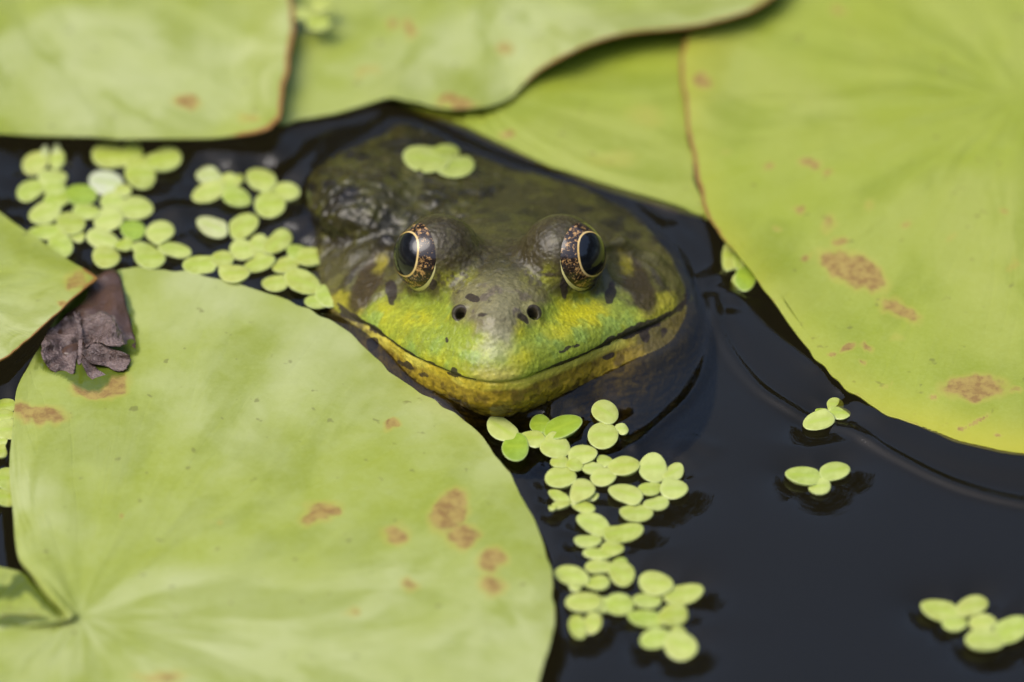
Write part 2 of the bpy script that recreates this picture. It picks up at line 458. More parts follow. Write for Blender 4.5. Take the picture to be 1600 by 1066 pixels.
def surface_nets(Fv, org, h):
    sg = Fv < 0
    c = [(i, j, k) for i in (0, 1) for j in (0, 1) for k in (0, 1)]
    n = np.array(Fv.shape) - 1
    cnt = np.zeros(n, np.int8)
    for i, j, k in c: cnt += sg[i:i + n[0], j:j + n[1], k:k + n[2]]
    act = np.argwhere((cnt > 0) & (cnt < 8))
    idx = np.full(n, -1, np.int32); idx[tuple(act.T)] = np.arange(len(act))
    acc = np.zeros((len(act), 3)); num = np.zeros(len(act))
    for a in c:
        for ax in range(3):
            if a[ax]: continue
            b = list(a); b[ax] = 1
            fa = Fv[tuple((act + a).T)]; fb = Fv[tuple((act + b).T)]
            m = (fa < 0) != (fb < 0)
            t = fa[m] / (fa[m] - fb[m])
            p = np.tile(np.array(a, float), (m.sum(), 1)); p[:, ax] = t
            acc[m] += p; num[m] += 1
    V = org + (act + acc / num[:, None]) * h
    Q = []
    for ax in range(3):
        sl0 = [slice(None)] * 3; sl1 = [slice(None)] * 3
        sl0[ax] = slice(0, -1); sl1[ax] = slice(1, None)
        e = np.argwhere(sg[tuple(sl0)] != sg[tuple(sl1)])
        u, v = (ax + 1) % 3, (ax + 2) % 3
        ok = (e[:, u] > 0) & (e[:, v] > 0) & (e[:, u] < n[u]) & (e[:, v] < n[v])
        e = e[ok]
        def cell(du, dv):
            w = e.copy(); w[:, u] -= du; w[:, v] -= dv; return idx[tuple(w.T)]
        q = np.stack([cell(1, 1), cell(0, 1), cell(0, 0), cell(1, 0)], 1)
        ins = sg[tuple(e.T)]
        q[~ins] = q[~ins][:, ::-1]
        Q.append(q)
    return V, np.concatenate(Q)

# upper-jaw outline seen from above (head frame)
yy = np.array([0, .10, .25, .4, .85, 1.2, 1.7, 2.2, 2.6, 3.0, 3.4, 4.2])
ww = np.array([0, .38, .60, .76, 1.22, 1.54, 1.93, 2.30, 2.50, 2.60, 2.55, 2.1])
wl = ww * np.interp(yy, [0, 1.0, 2.2, 4.2], [1, 1, .90, .90])
jaw = np.vstack([np.c_[-wl[::-1], yy[::-1]], np.c_[ww[1:], yy[1:]]])
jaw = catmull(jaw, 6, closed=False)
GH = .029
gx = np.arange(-4.2, 3.9, GH); gy = np.arange(-.35, 7.6, GH); gz = np.arange(-2.3, 2.15, GH)
X2, Y2 = np.meshgrid(gx, gy, indexing='ij')
d2 = poly_sdf(X2, Y2, jaw)
s2 = -d2
steep = 1 + 2.5 * np.exp(-(np.maximum(Y2, 0) / 1.0) ** 2)
se = np.maximum(s2, 0) * steep
prof = np.interp(se, [0, .12, .3, .6, .9, 1.2, 1.5, 2.0, 2.6, 3.5], [.10, .24, .36, .47, .58, .76, .93, 1.04, 1.10, 1.12])
prof *= np.interp(Y2, [0, .5, 1.0, 2, 3, 5], [.80, .92, .98, 1.0, 1.02, .95])
zlo = -np.interp(np.maximum(s2, 0), [0, .1, .3, .8, 1.5, 3], [.30, .48, .68, 1.0, 1.3, 1.5])
X = X2[:, :, None].astype(np.float32); Y = Y2[:, :, None].astype(np.float32); Z = gz[None, None, :].astype(np.float32)
lowin = np.where(Z < 0, .06 * smooth(0, -.06, Z), 0).astype(np.float32)
f = np.maximum(np.maximum((Z - prof[:, :, None]) * .8, (zlo[:, :, None] - Z) * .7), d2[:, :, None] + lowin).astype(np.float32)
# flatten the back of the head into the trunk
f = smax(f, (Y - 4.2), .3)
# throat pouch under the jaw
#
def ell(cx, cy, cz, rx, ry, rz):
    k = np.sqrt(((X - cx) / rx) ** 2 + ((Y - cy) / ry) ** 2 + ((Z - cz) / rz) ** 2)
    return ((k - 1) * min(rx, ry, rz)).astype(np.float32)
f = smin(f, ell(0, 2.6, -.75, 1.9, 2.0, 1.1), .25)
# trunk: blown up from its waterline (world frame)
body_px = [(488, 330), (492, 295), (520, 258), (570, 222), (622, 190), (680, 205), (735, 232), (800, 258), (870, 277), (930, 296), (1000, 335),
           (1050, 385), (1078, 440), (1085, 500), (1040, 560), (900, 590), (700, 580), (560, 520), (520, 470), (500, 420)]
bw = at(*np.array(catmull(body_px, 5)).T)[:, :2]
wx = S0[0] + X * HM[0, 0] + Y * HM[0, 1] + Z * HM[0, 2]
wy = S0[1] + X * HM[1, 0] + Y * HM[1, 1] + Z * HM[1, 2]
wz = S0[2] + X * HM[2, 0] + Y * HM[2, 1] + Z * HM[2, 2]
lx = np.arange(-6, 6, .06); ly = np.arange(-6, 11, .06)
LX, LY = np.meshgrid(lx, ly, indexing='ij')
bd = poly_sdf(LX, LY, bw)
def lookup(tab, a, b):
    i = np.clip((a - lx[0]) / .06, 0, len(lx) - 2.001); j = np.clip((b - ly[0]) / .06, 0, len(ly) - 2.001)
    i0 = i.astype(np.int32); j0 = j.astype(np.int32); fi = (i - i0).astype(np.float32); fj = (j - j0).astype(np.float32)
    t = tab.astype(np.float32)
    return t[i0, j0] * (1 - fi) * (1 - fj) + t[i0 + 1, j0] * fi * (1 - fj) + t[i0, j0 + 1] * (1 - fi) * fj + t[i0 + 1, j0 + 1] * fi * fj
ztab = np.where(bd < 0, .86 * (1 - np.exp(.62 * bd / .86)), -1.3 * bd - .8 * bd * bd)
zt = lookup(ztab, wx, wy)
trunk = smax((wz - zt) * .8, smax(-2.0 - wz, lookup(bd, wx, wy) - .35, .4), .4)
# the shoulder hump on the left and the dip behind the skull
f = smin(f, trunk, .35)
hc = (at(572, 305, .15) - S0) @ HM
f = smin(f, ell(hc[0], hc[1], hc[2], .95, 1.35, .55), .16)
# upper arms below the surface
def capsule(a, b, ra, rb):
    a = np.array(a, np.float32); b = np.array(b, np.float32); ab = b - a
    t = np.clip(((X - a[0]) * ab[0] + (Y - a[1]) * ab[1] + (Z - a[2]) * ab[2]) / ab.dot(ab), 0, 1)
    return np.sqrt((X - a[0] - t * ab[0]) ** 2 + (Y - a[1] - t * ab[1]) ** 2 + (Z - a[2] - t * ab[2]) ** 2) - (ra + (rb - ra) * t)
for sg in (-1, 1):
    f = smin(f, capsule((sg * 2.1, 4.0, -1.0), (sg * 2.4, 2.7, -1.7), .55, .42), .2)
f = smin(f, ell(0, 2.75, .66, 1.0, 1.7, .56), .3)      # forehead between the eyes
# low-pass the sharp seams
def blur(a, n):
    for _ in range(n):
        for ax in range(3):
            b = a.copy()
            s0 = [slice(None)] * 3; s1 = [slice(None)] * 3; s2_ = [slice(None)] * 3
            s0[ax] = slice(1, -1); s1[ax] = slice(0, -2); s2_[ax] = slice(2, None)
            b[tuple(s0)] = .5 * a[tuple(s0)] + .25 * (a[tuple(s1)] + a[tuple(s2_)])
            a = b
    return a
f = blur(f, 4)
# eye domes, lids
EYE_C = [np.array([sg * 1.05, 2.32, 1.10]) for sg in (-1, 1)]
EYE_R = .60
VIEW = np.array([0, -math.cos(R(25)), math.sin(R(25))]); UPL = np.array([0, math.sin(R(25)), math.cos(R(25))])
for sg, c in zip((-1, 1), EYE_C):
    lid = np.array([sg, 0, 0]) * .84 + VIEW * .54 - UPL * .04; lid /= np.linalg.norm(lid)
    dc = c - lid * .12
    dome = np.sqrt((X - dc[0]) ** 2 + (Y - dc[1]) ** 2 + (Z - dc[2]) ** 2) - .664
    f = smin(f, dome.astype(np.float32), .24)
    # cut the lid opening
    e = np.sqrt((X - c[0]) ** 2 + (Y - c[1]) ** 2 + (Z - c[2]) ** 2) - (EYE_R + .012)
    pl = (X - c[0]) * lid[0] + (Y - c[1]) * lid[1] + (Z - c[2]) * lid[2]
    f = smax(f, -np.maximum(e, -(pl - .27)).astype(np.float32), .03)
    # lower lid: a soft roll hugging the ball below
    ring = np.sqrt(np.maximum(e - .02, -9) ** 2 + (pl - .02) ** 2)
# nostrils: found on the skin at their place on the muzzle, a low swollen rim round a hole
NOS = []
def skin_at(xx, bb):
    tt = np.linspace(1.2, -2.5, 400)
    P = np.array([xx, UPL[1] * bb, UPL[2] * bb]) + VIEW * tt[:, None]
    ix = np.clip(np.rint((P - [gx[0], gy[0], gz[0]]) / GH).astype(int), 0, np.array(f.shape) - 1)
    return P[np.argmax(f[ix[:, 0], ix[:, 1], ix[:, 2]] < 0)]
for sg in (-1, 1):
    c = skin_at(sg * .56, 1.09); NOS.append(c)
for sg, c in zip((-1, 1), NOS):
    q_ = c - VIEW * .06
    f = smin(f, np.sqrt((X - q_[0]) ** 2 + (Y - q_[1]) ** 2 + (Z - q_[2]) ** 2).astype(np.float32) - .13, .14)
    f = smax(f, -capsule(c + VIEW * .06, c - VIEW * .10 + np.array([sg * -.02, 0, -.16]), .082, .05), .05)
# eardrums: a flat disc with a raised ring behind each eye
TYM = []
for sg in (-1, 1):
    c = np.array([sg * 2.02, 2.9, .47]); TYM.append(c)
    nrm = np.array([sg * .62, -.25, .74]); nrm /= np.linalg.norm(nrm)
    q = (X - c[0]) * nrm[0] + (Y - c[1]) * nrm[1] + (Z - c[2]) * nrm[2]
    rr = np.sqrt(np.maximum((X - c[0]) ** 2 + (Y - c[1]) ** 2 + (Z - c[2]) ** 2 - q * q, 0))
    f = f - (.035 * np.exp(-((rr - .46) / .08) ** 2) * np.exp(-(q / .4) ** 2)).astype(np.float32)
# fold from the eye over the eardrum down to the shoulder
for sg in (-1, 1):
    pts = [(sg * 1.35, 3.0, .92), (sg * 1.85, 3.5, .80), (sg * 2.35, 3.6, .45), (sg * 2.55, 3.4, .05)]
    for a, b in zip(pts[:-1], pts[1:]):
        f = smin(f, capsule(a, b, .05, .05), .25)
# mouth cleft
inside = np.abs(d2[:, :, None])
f = f + (.055 * np.exp(-(Z / .032) ** 2) * np.exp(-(inside / .18) ** 2) * (Y < 3.1)).astype(np.float32)
FIELD = f
FV, FQ = surface_nets(f, np.array([gx[0], gy[0], gz[0]]), GH)

def tri_sample(P):
    g = (P - [gx[0], gy[0], gz[0]]) / GH
    g = np.clip(g, 0, np.array(FIELD.shape) - 1.001); i = g.astype(int); r = g - i; o = 0
    for dx in (0, 1):
        for dy in (0, 1):
            for dz in (0, 1):
                w = (r[:, 0] if dx else 1 - r[:, 0]) * (r[:, 1] if dy else 1 - r[:, 1]) * (r[:, 2] if dz else 1 - r[:, 2])
                o = o + w * FIELD[i[:, 0] + dx, i[:, 1] + dy, i[:, 2] + dz]
    return o
e_ = GH * .7
NR = np.stack([tri_sample(FV + d) - tri_sample(FV - d) for d in np.eye(3) * e_], 1)
NR /= np.linalg.norm(NR, axis=1)[:, None] + 1e-9
_x, _y, _z = FV.T
flank = smooth(2.9, 4.0, _y) * smooth(.3, -.6, _x)
tub = smooth(.52, .80, vnoise(FV * [1, 1, .6], 5.2, 3))
wart = smooth(.60, .85, vnoise(FV, 9.0, 8))
upper = smooth(.25, .6, _z) * smooth(.3, .9, _y)
throat = smooth(-.25, -.4, _z)
rel = .028 * flank * tub + .010 * upper * wart + .006 * upper * (fbm(FV, 12, 5, 3) - .5) * 2 + .020 * (fbm(FV, 2.2, 6, 2) - .5) \
    - .022 * throat * smooth(.12, .0, np.abs(vnoise(FV * [1, 1, 2.2], 4.5, 12) - .5))
eyed = np.minimum.reduce([np.linalg.norm(FV - c, axis=1) for c in EYE_C])
rel *= smooth(EYE_R + .02, EYE_R + .18, eyed)
FVB = FV
FV = FV + NR * rel[:, None]
FW = S0 + FV @ HM.T                        # world, cm

# skin colours in the head frame; lids and nostrils also carry painted shade
x, y, z = FV.T
b = .4226 * y + .906 * z                   # height on the face
n1 = fbm(FV, 1.6, 11); n2 = fbm(FV, 5, 23); n3 = fbm(FV, 14, 37, 3)
def lerp(a, c, t): return a + (np.asarray(c) - a) * t[:, None]
C = np.tile(np.array([.064, .055, .013]), (len(FV), 1))
C = lerp(C, (.026, .020, .010), smooth(.48, .66, n1))
C = lerp(C, (.110, .105, .018), smooth(.52, .62, n2) * .6)
C = lerp(C, (.016, .012, .008), smooth(.56, .64, fbm(FV, 3.2, 131)) * .65)
headm = smooth(4.6, 3.4, y)
C = lerp(C, (.105, .095, .022), headm * smooth(.45, .2, np.abs(n1 - .4)) * .5)
# greyish top of the muzzle
mz = smooth(1.05, .40, np.abs(x) + (n1 - .5) * .5) * smooth(2.1, 1.0, y)
C = lerp(C, (.190, .172, .082), mz * .85)
C = lerp(C, (.085, .060, .060), mz * smooth(.54, .66, n2) * .6)
# lids: brown, with the brow shading darkened into the colour
for sg, c in zip((-1, 1), EYE_C):
    dd = np.linalg.norm((FV - (c - [sg * .25, 0, 0])), axis=1)
    lm = smooth(.95, .6, dd) * smooth(.75, 1.1, z)
    C = lerp(C, (.062, .047, .017), lm * .9)
    C = lerp(C, (.120, .105, .035), lm * smooth(.55, .66, n3) * .5)
    bq = b + (n2 - .5) * .55 + (n3 - .5) * .25; xq = np.abs(x) + (n1 - .5) * .4
    gm = np.exp(-((bq - 1.66) / .15) ** 2 - ((xq - .68) / .26) ** 2) * (x * sg > 0)
    C = lerp(C, (.27, .27, .018), gm * smooth(.30, .55, n3) * .95)
# green face
lim = np.interp(np.abs(x), [0, .25, .5, .8, 1.3, 1.9, 2.4, 2.8], [.60, .70, .92, 1.32, 1.38, 1.24, 1.14, 1.15])
gm = smooth(.20, -.14, b - lim - (n2 - .5) * .55 - (n1 - .5) * .3) * smooth(3.7, 3.3, y) * smooth(-.02, .02, z)
gcol = np.tile(np.array([.215, .262, .024]), (len(FV), 1))
gcol = lerp(gcol, (.390, .370, .014), smooth(.42, .78, n1 + .26 * np.exp(-((np.abs(x) - 1.35) / .45) ** 2 - ((b - 1.05) / .22) ** 2)))
gcol = lerp(gcol, (.190, .280, .050), smooth(.52, .7, fbm(FV, 3, 71)) * .7)
gcol = lerp(gcol, (.400, .345, .085), smooth(.55, .15, np.abs(x)) * smooth(.40, .10, b) * .75)
C = lerp(C, gcol, gm)
C = lerp(C, gcol * .62, gm * smooth(.54, .7, n3) * .45 * 0 + gm * smooth(.55, .72, n3) * .30)
# soft pale spot on the nose
C = lerp(C, (.34, .33, .20), smooth(.35, .1, np.hypot(x - .05, (b - .62))) * .45)
# lower jaw
lowm = smooth(.015, -.02, z) * smooth(3.3, 2.9, y)
lip = smooth(-.19, -.09, z + (n2 - .5) * .10)
jc = np.tile(np.array([.270, .190, .014]), (len(FV), 1))
jc = lerp(jc, (.105, .068, .010), smooth(.47, .62, fbm(FV, 6.5, 91)) * .85)
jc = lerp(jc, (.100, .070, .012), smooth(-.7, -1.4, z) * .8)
lc = np.tile(np.array([.580, .500, .075]), (len(FV), 1))
lc = lerp(lc, (.440, .330, .020), smooth(.45, .65, n1))
lip = lip * (1 - .75 * smooth(1.9, 2.5, np.abs(x) + (n2 - .5) * 1.6))
jc = jc + (lc - jc) * lip[:, None]
jc = lerp(jc, (.055, .044, .012), smooth(1.85, 2.35, np.abs(x) + (n2 - .5) * .9) * .85)
C = C + (jc - C) * lowm[:, None]
dors = smooth(.45, .75, z) * smooth(1.3, 2.0, y)
C = C * (1 - .38 * dors)[:, None]
# dark marks ------------------------------------------------ (x, height on face, rx, rb, angle)
dark = np.zeros(len(FV))
MW1 = fbm(FV, 6, 201, 3); MW2 = fbm(FV, 6, 301, 3)
def mark(mx, mb, rx, rb, ag=0, st=1.0, ymax=2.4, zmin=-.9):
    global dark
    ca, sa = math.cos(R(ag)), math.sin(R(ag))
    xw = x + .10 * (MW1 - .5); bb = b + .10 * (MW2 - .5)
    u = ((xw - mx) * ca + (bb - mb) * sa) / rx; v = (-(xw - mx) * sa + (bb - mb) * ca) / rb
    m = st * (1 - smooth(.5, 1.3, np.hypot(u, v))) * (y < ymax) * (z > zmin)
    dark = np.maximum(dark, m)
mid = 0.0
mark(-.36, 1.32, .13, .075, -10, 1.1)
mark(-.60, 1.10, .10, .12, 0, .8)
mark(-.76, .68, .035, .045, 0, 1.1)
mark(-.63, .20, .05, .08, 0, 1.0); mark(-.62, .14, .15, .035, -8, 1.0)
mark(-.08, 1.28, .06, .07, 0, .5); mark(-.20, 1.08, .12, .05, 20, .5)
mark(1.02, 1.50, .07, .22, 10, .75); mark(.42, 1.02, .16, .07, -30, .65); mark(.10, .98, .16, .06, 10, .5)
mark(-.62, 1.42, .14, .05, 15, .55)
# dark line of the upper lip, ragged, heavier on the right
th = np.interp(x, [-2.6, -1.9, -1.2, -.6, 0, .5, .8, 1.2, 1.8, 2.4, 2.7], [.05, .04, .022, .016, .0, .0, .030, .026, .058, .05, .04])
th = th * (.1 + 2.2 * n2) * (.4 + 1.1 * MW1)
dark = np.maximum(dark, smooth(1.3, .6, np.abs(z - .035) / np.maximum(th, 1e-3)) * (np.abs(d2[np.clip(((x - gx[0]) / GH).astype(int), 0, len(gx) - 1), np.clip(((y - gy[0]) / GH).astype(int), 0, len(gy) - 1)]) < .3) * (th > .012))
mark(1.10, .55, .14, .028, 20, 1.0, 2.2); mark(1.24, .585, .05, .04, 0, 1.0, 2.2)
# blotches of the lower lip
mark(1.72, .44, .12, .06, 10, .9); mark(2.25, .73, .08, .11, 10, .9, 3.2); mark(2.55, .80, .08, .10, 0, .6, 3.2)
mark(-1.45, .30, .20, .05, -20, .75); mark(-2.0, .62, .12, .12, -35, .9, 3.0); mark(-1.15, .14, .12, .04, -15, .6)
# wedges below and behind the eyes, eardrums
for sg in (-1, 1):
    mark(sg * 1.72, 1.42, .10, .22, sg * -8, .9, 3.0)
    mark(sg * 1.02, 1.52, .08, .09, 0, .8, 2.4)
    xw = x * sg + .15 * (MW1 - .5); bb = b + .15 * (MW2 - .5)
    def oval(cx_, cb_, rx_, rb_, ag):
        ca, sa = math.cos(R(ag)), math.sin(R(ag))
        return np.hypot(((xw - cx_) * ca + (bb - cb_) * sa) / rx_, (-(xw - cx_) * sa + (bb - cb_) * ca) / rb_)
    ok = (y > 1.8) * (z > .05) * 1.0
    C = lerp(C, (.30, .27, .02), smooth(1.25, .8, oval(2.45, 1.22, .28, .22, 20)) * ok * .8)
    C = lerp(C, (.046, .032, .011), smooth(1.2, .8, oval(2.12, 1.58, .19, .56, 27)) * ok * .95)
    C = lerp(C, (.200, .170, .014), smooth(1.3, .5, oval(1.92, 1.88, .11, .20, 20)) * ok * .9)
    C = lerp(C, (.030, .022, .014), smooth(1.3, .6, oval(2.45, 1.62, .06, .34, 38)) * ok * .7)
for c in NOS:
    dd = np.linalg.norm(FV - c, axis=1)
    dark = np.maximum(dark, smooth(.165, .11, dd) * 1.25)  # nostril hollows painted dark, standing in for the shade inside
    C = lerp(C, (.20, .19, .03), smooth(.28, .20, dd) * .3)
# paler bump tops on the flank
bumpy = smooth(3.2, 4.2, y) * smooth(.0, -.7, x)
frog = empty('frog', S0 * [1, 1, 0] + [0, 2.5, -2.0])
tag(frog, 'olive and yellow-green frog with golden-ringed eyes, half submerged between the lily pads', 'frog')
g = NT('frog_skin'); oc = g.obj()
fn = g.noise(oc, 900, 4, .65); md = g.noise(oc, 260, 4, .6); fi = g.noise(oc, 2400, 3, .6)
vc = g.attr('skin_colour', 'Color')
c_ = g.mix(g.math('MULTIPLY', g.step(md, .3, .7), .35), vc, g.mix(1, vc, (.62, .62, .60), 'MULTIPLY'))
c_ = g.mix(g.math('MULTIPLY', g.step(fn, .50, .62), .45), c_, g.mix(1, vc, (1.55, 1.55, 1.6), 'MULTIPLY'))
c_ = g.mix(g.math('MULTIPLY', g.step(fi, .58, .68), .40), c_, g.mix(1, vc, (.45, .42, .42), 'MULTIPLY'))
dk = g.step(g.math('ADD', g.attr('dark'), g.math('MULTIPLY', g.math('SUBTRACT', md, .5), .9)), .38, .60)
c_ = g.mix(g.math('MULTIPLY', dk, .92), c_, (.020, .012, .008))
vor = g.n('ShaderNodeTexVoronoi'); vor.feature = 'SMOOTH_F1'; vor.inputs['Scale'].default_value = 1500; g.set(vor.inputs['Vector'], oc)
vo2 = g.n('ShaderNodeTexVoronoi'); vo2.feature = 'SMOOTH_F1'; vo2.inputs['Scale'].default_value = 620; g.set(vo2.inputs['Vector'], oc)
bt = g.math('MULTIPLY', g.math('SUBTRACT', 1.0, vor.outputs['Distance']), .40)
bt = g.math('ADD', bt, g.math('MULTIPLY', g.attr('bumpy'), g.math('MULTIPLY', g.math('SUBTRACT', 1.0, vo2.outputs['Distance']), 2.2)))
bt = g.math('ADD', bt, g.math('MULTIPLY', md, .35))
bt = g.math('ADD', bt, g.math('MULTIPLY', fn, .30))
nb = g.bump(bt, .6, .0008)
rgh = g.math('SUBTRACT', g.math('ADD', g.math('ADD', .28, g.math('MULTIPLY', fn, .24)), g.math('MULTIPLY', dk, .3)), g.math('MULTIPLY', g.attr('bumpy'), .18))
SKIN = g.done(g.principled(c_, rgh, Normal=nb, Specular_IOR_Level=.30, Coat_Weight=.16, Coat_Roughness=.07))
skin = mesh_obj('body', FW, FQ, SKIN, frog, attrs=dict(dark=dark, bumpy=bumpy), colors=dict(skin_colour=C))

# eyes
g = NT('frog_eye'); oc = g.obj()
nz = g.n('ShaderNodeVectorMath', operation='NORMALIZE'); g.set(nz.inputs[0], oc)
sx = g.n('ShaderNodeSeparateXYZ'); g.set(sx.inputs[0], nz.outputs[0])
angd = g.math('MULTIPLY', g.math('ARCCOSINE', sx.outputs[2]), 180 / math.pi)
azi = g.math('ARCTAN2', sx.outputs[1], sx.outputs[0])
rp = g.math('ADD', 33.0, g.math('MULTIPLY', g.math('COSINE', g.math('MULTIPLY', g.math('ADD', azi, .5), 3.0)), 1.3))   # slightly three-cornered pupil
da = g.math('SUBTRACT', angd, rp)
sp1 = g.noise(oc, 1700, 4, .75); sp2 = g.noise(oc, 500, 3, .6)
gold = g.step(g.math('ADD', g.math('MULTIPLY', sp1, .75), g.math('MULTIPLY', sp2, .35)), .56, .65)
iris = g.mix(gold, (.018, .010, .006), (.42, .24, .085))
ringc = g.mix(g.step(sp2, .3, .7), (.55, .36, .10), (.66, .50, .22))
c = g.mix(g.step(da, -.7, .5), (.003, .003, .004), ringc)
c = g.mix(g.step(da, 2.0, 3.2), c, iris)
ba = g.math('ADD', angd, g.math('MULTIPLY', sp2, 3.0))
c = g.mix(g.step(ba, 60.0, 61.5), c, (.010, .007, .005))
c = g.mix(g.step(ba, 62.0, 63.0), c, (.62, .56, .24))
EYEM = g.done(g.principled(c, .25, Coat_Weight=.75, Coat_Roughness=.015, Specular_IOR_Level=.2))
for sg, ce in zip((-1, 1), EYE_C):
    axis = np.array([sg * .78, 0, 0]) + UPL * .08 + VIEW * .61
    aw = Vector(HM @ axis).normalized()
    nu, nv = 64, 40
    V = [(0, 0, EYE_R)]; Fc = []
    for i in range(1, nv):
        th_ = math.pi * i / nv
        for j in range(nu):
            ph = 2 * math.pi * j / nu
            V.append((EYE_R * math.sin(th_) * math.cos(ph), EYE_R * math.sin(th_) * math.sin(ph), EYE_R * math.cos(th_)))
    V.append((0, 0, -EYE_R))
    V = np.array(V)
    th_ = np.arccos(np.clip(V[:, 2] / EYE_R, -1, 1))
    V *= (1 + .05 * np.exp(-(th_ / R(38)) ** 4))[:, None]      # bulging cornea
    for j in range(nu): Fc.append((0, 1 + j, 1 + (j + 1) % nu))
    for i in range(nv - 2):
        for j in range(nu):
            a = 1 + i * nu + j; b_ = 1 + i * nu + (j + 1) % nu
            Fc.append((a, a + nu, b_ + nu, b_))
    for j in range(nu): Fc.append((len(V) - 1, len(V) - 1 - nu + (j + 1) % nu, len(V) - 1 - nu + j))
    eo = mesh_obj('eye', V, Fc, EYEM, None, origin=(0, 0, 0))
    eo.parent = frog
    eo.rotation_euler = aw.to_track_quat('Z', 'Y').to_euler()
    eo.location = Vector((S0 + HM @ ce) * U) - frog.location

# ------------------------------------------------------------------ duckweed
FRONDS = []
def frond_mesh(cx, cy, rx, ry, ang, z, tilt, zf=None, node=None):
    n, rings = 30, 6
    ph = np.arange(n) / n * 2 * math.pi
    egg = 1 + .07 * np.cos(ph * 1 + rng.uniform(0, 6)) * .6 + .035 * np.cos(2 * ph + rng.uniform(0, 6)) + .02 * np.cos(3 * ph + rng.uniform(0, 6))
    ca, sa = math.cos(R(ang)), math.sin(R(ang))
    ex = rx * np.cos(ph) * egg; ey = ry * np.sin(ph) * egg
    ox = cx + ex * ca + ey * sa; oy = cy - ex * sa + ey * ca
    if node is not None:                       # the base of each frond tapers towards the joint of the plant
        nd = np.array(node) - [cx, cy]; L = np.hypot(*nd)
        if L > 3:
            rr_ = np.hypot(ox - cx, oy - cy); cs = ((ox - cx) * nd[0] + (oy - cy) * nd[1]) / (rr_ * L)
            k = np.clip(L * .95 / rr_ - 1, 0, .55) * np.maximum(cs, 0) ** 7
            ox = cx + (ox - cx) * (1 + k); oy = cy + (oy - cy) * (1 + k)
    O = at(ox, oy, np.full(n, z) if zf is None else np.array([zf(a_, b_) for a_, b_ in zip(ox, oy)]) + .05); Cn = O.mean(0)
    ts = np.array([.25, .5, .72, .88, .97, 1.0]); hz = np.array([1, .92, .78, .55, .28, 0.0])
    V = [Cn + [0, 0, .018]]
    d = O - Cn
    g_ = rng.uniform(0, 6.28)
    for t, h in zip(ts, hz):
        r = Cn + d * t
        cup = .014 * np.cos(2 * ph + g_) * t * t
        r[:, 2] += .018 * h + cup + (d[:, 0] * tilt[0] + d[:, 1] * tilt[1]) * t
        V.extend(r)
    lo = Cn + d * .9; lo[:, 2] -= .03
    V.extend(lo); V = np.array(V)
    F = [(0, 1 + j, 1 + (j + 1) % n) for j in range(n)]
    for k in range(rings):
        for j in range(n):
            a = 1 + k * n + j; b_ = 1 + k * n + (j + 1) % n
            F.append((a, a + n, b_ + n, b_))
    F = [tuple(reversed(q)) for q in F]         # image y runs down
    tt = np.concatenate([[0], np.repeat(ts, n), np.full(n, .9)])
    lat = np.concatenate([[0], np.abs(np.tile(np.sin(ph), rings)) * np.repeat(ts, n), np.full(n, 1)])
    return V, F, tt, lat, O
def duckweed(label, fr, z=-.03, zf=None):
    c0 = at(fr[0][0], fr[0][1], 0)
    r = empty('duckweed', c0)
    tag(r, label, 'duckweed', 'duckweed plants floating round the frog')
    node = np.average([q[:2] for q in fr], axis=0, weights=[1 / (q[2] * q[3]) ** .25 for q in fr]) if len(fr) > 1 else None
    for i, q in enumerate(fr):
        cx, cy, rx, ry, ang = q[:5]
        m = {'d': FROND_D, 'p': FROND_P}.get(q[5] if len(q) > 5 else '', FROND)
        tilt = rng.uniform(-.10, .10, 2)
        if zf is not None:
            tilt = (0, 0)
        V, F, tt, lat, O = frond_mesh(cx, cy, rx * 1.08, ry * 1.08, ang, z + .012 * i + rng.uniform(0, .008), tilt, zf, node)
        mesh_obj('frond', V, F, m, r, attrs=dict(edge=smooth(.9, 1, tt), middle=smooth(.28, .0, lat) * smooth(1.0, .5, tt)))
        if -.1 < z < .2 and zf is None: FRONDS.append(O[:, :2])
    return r
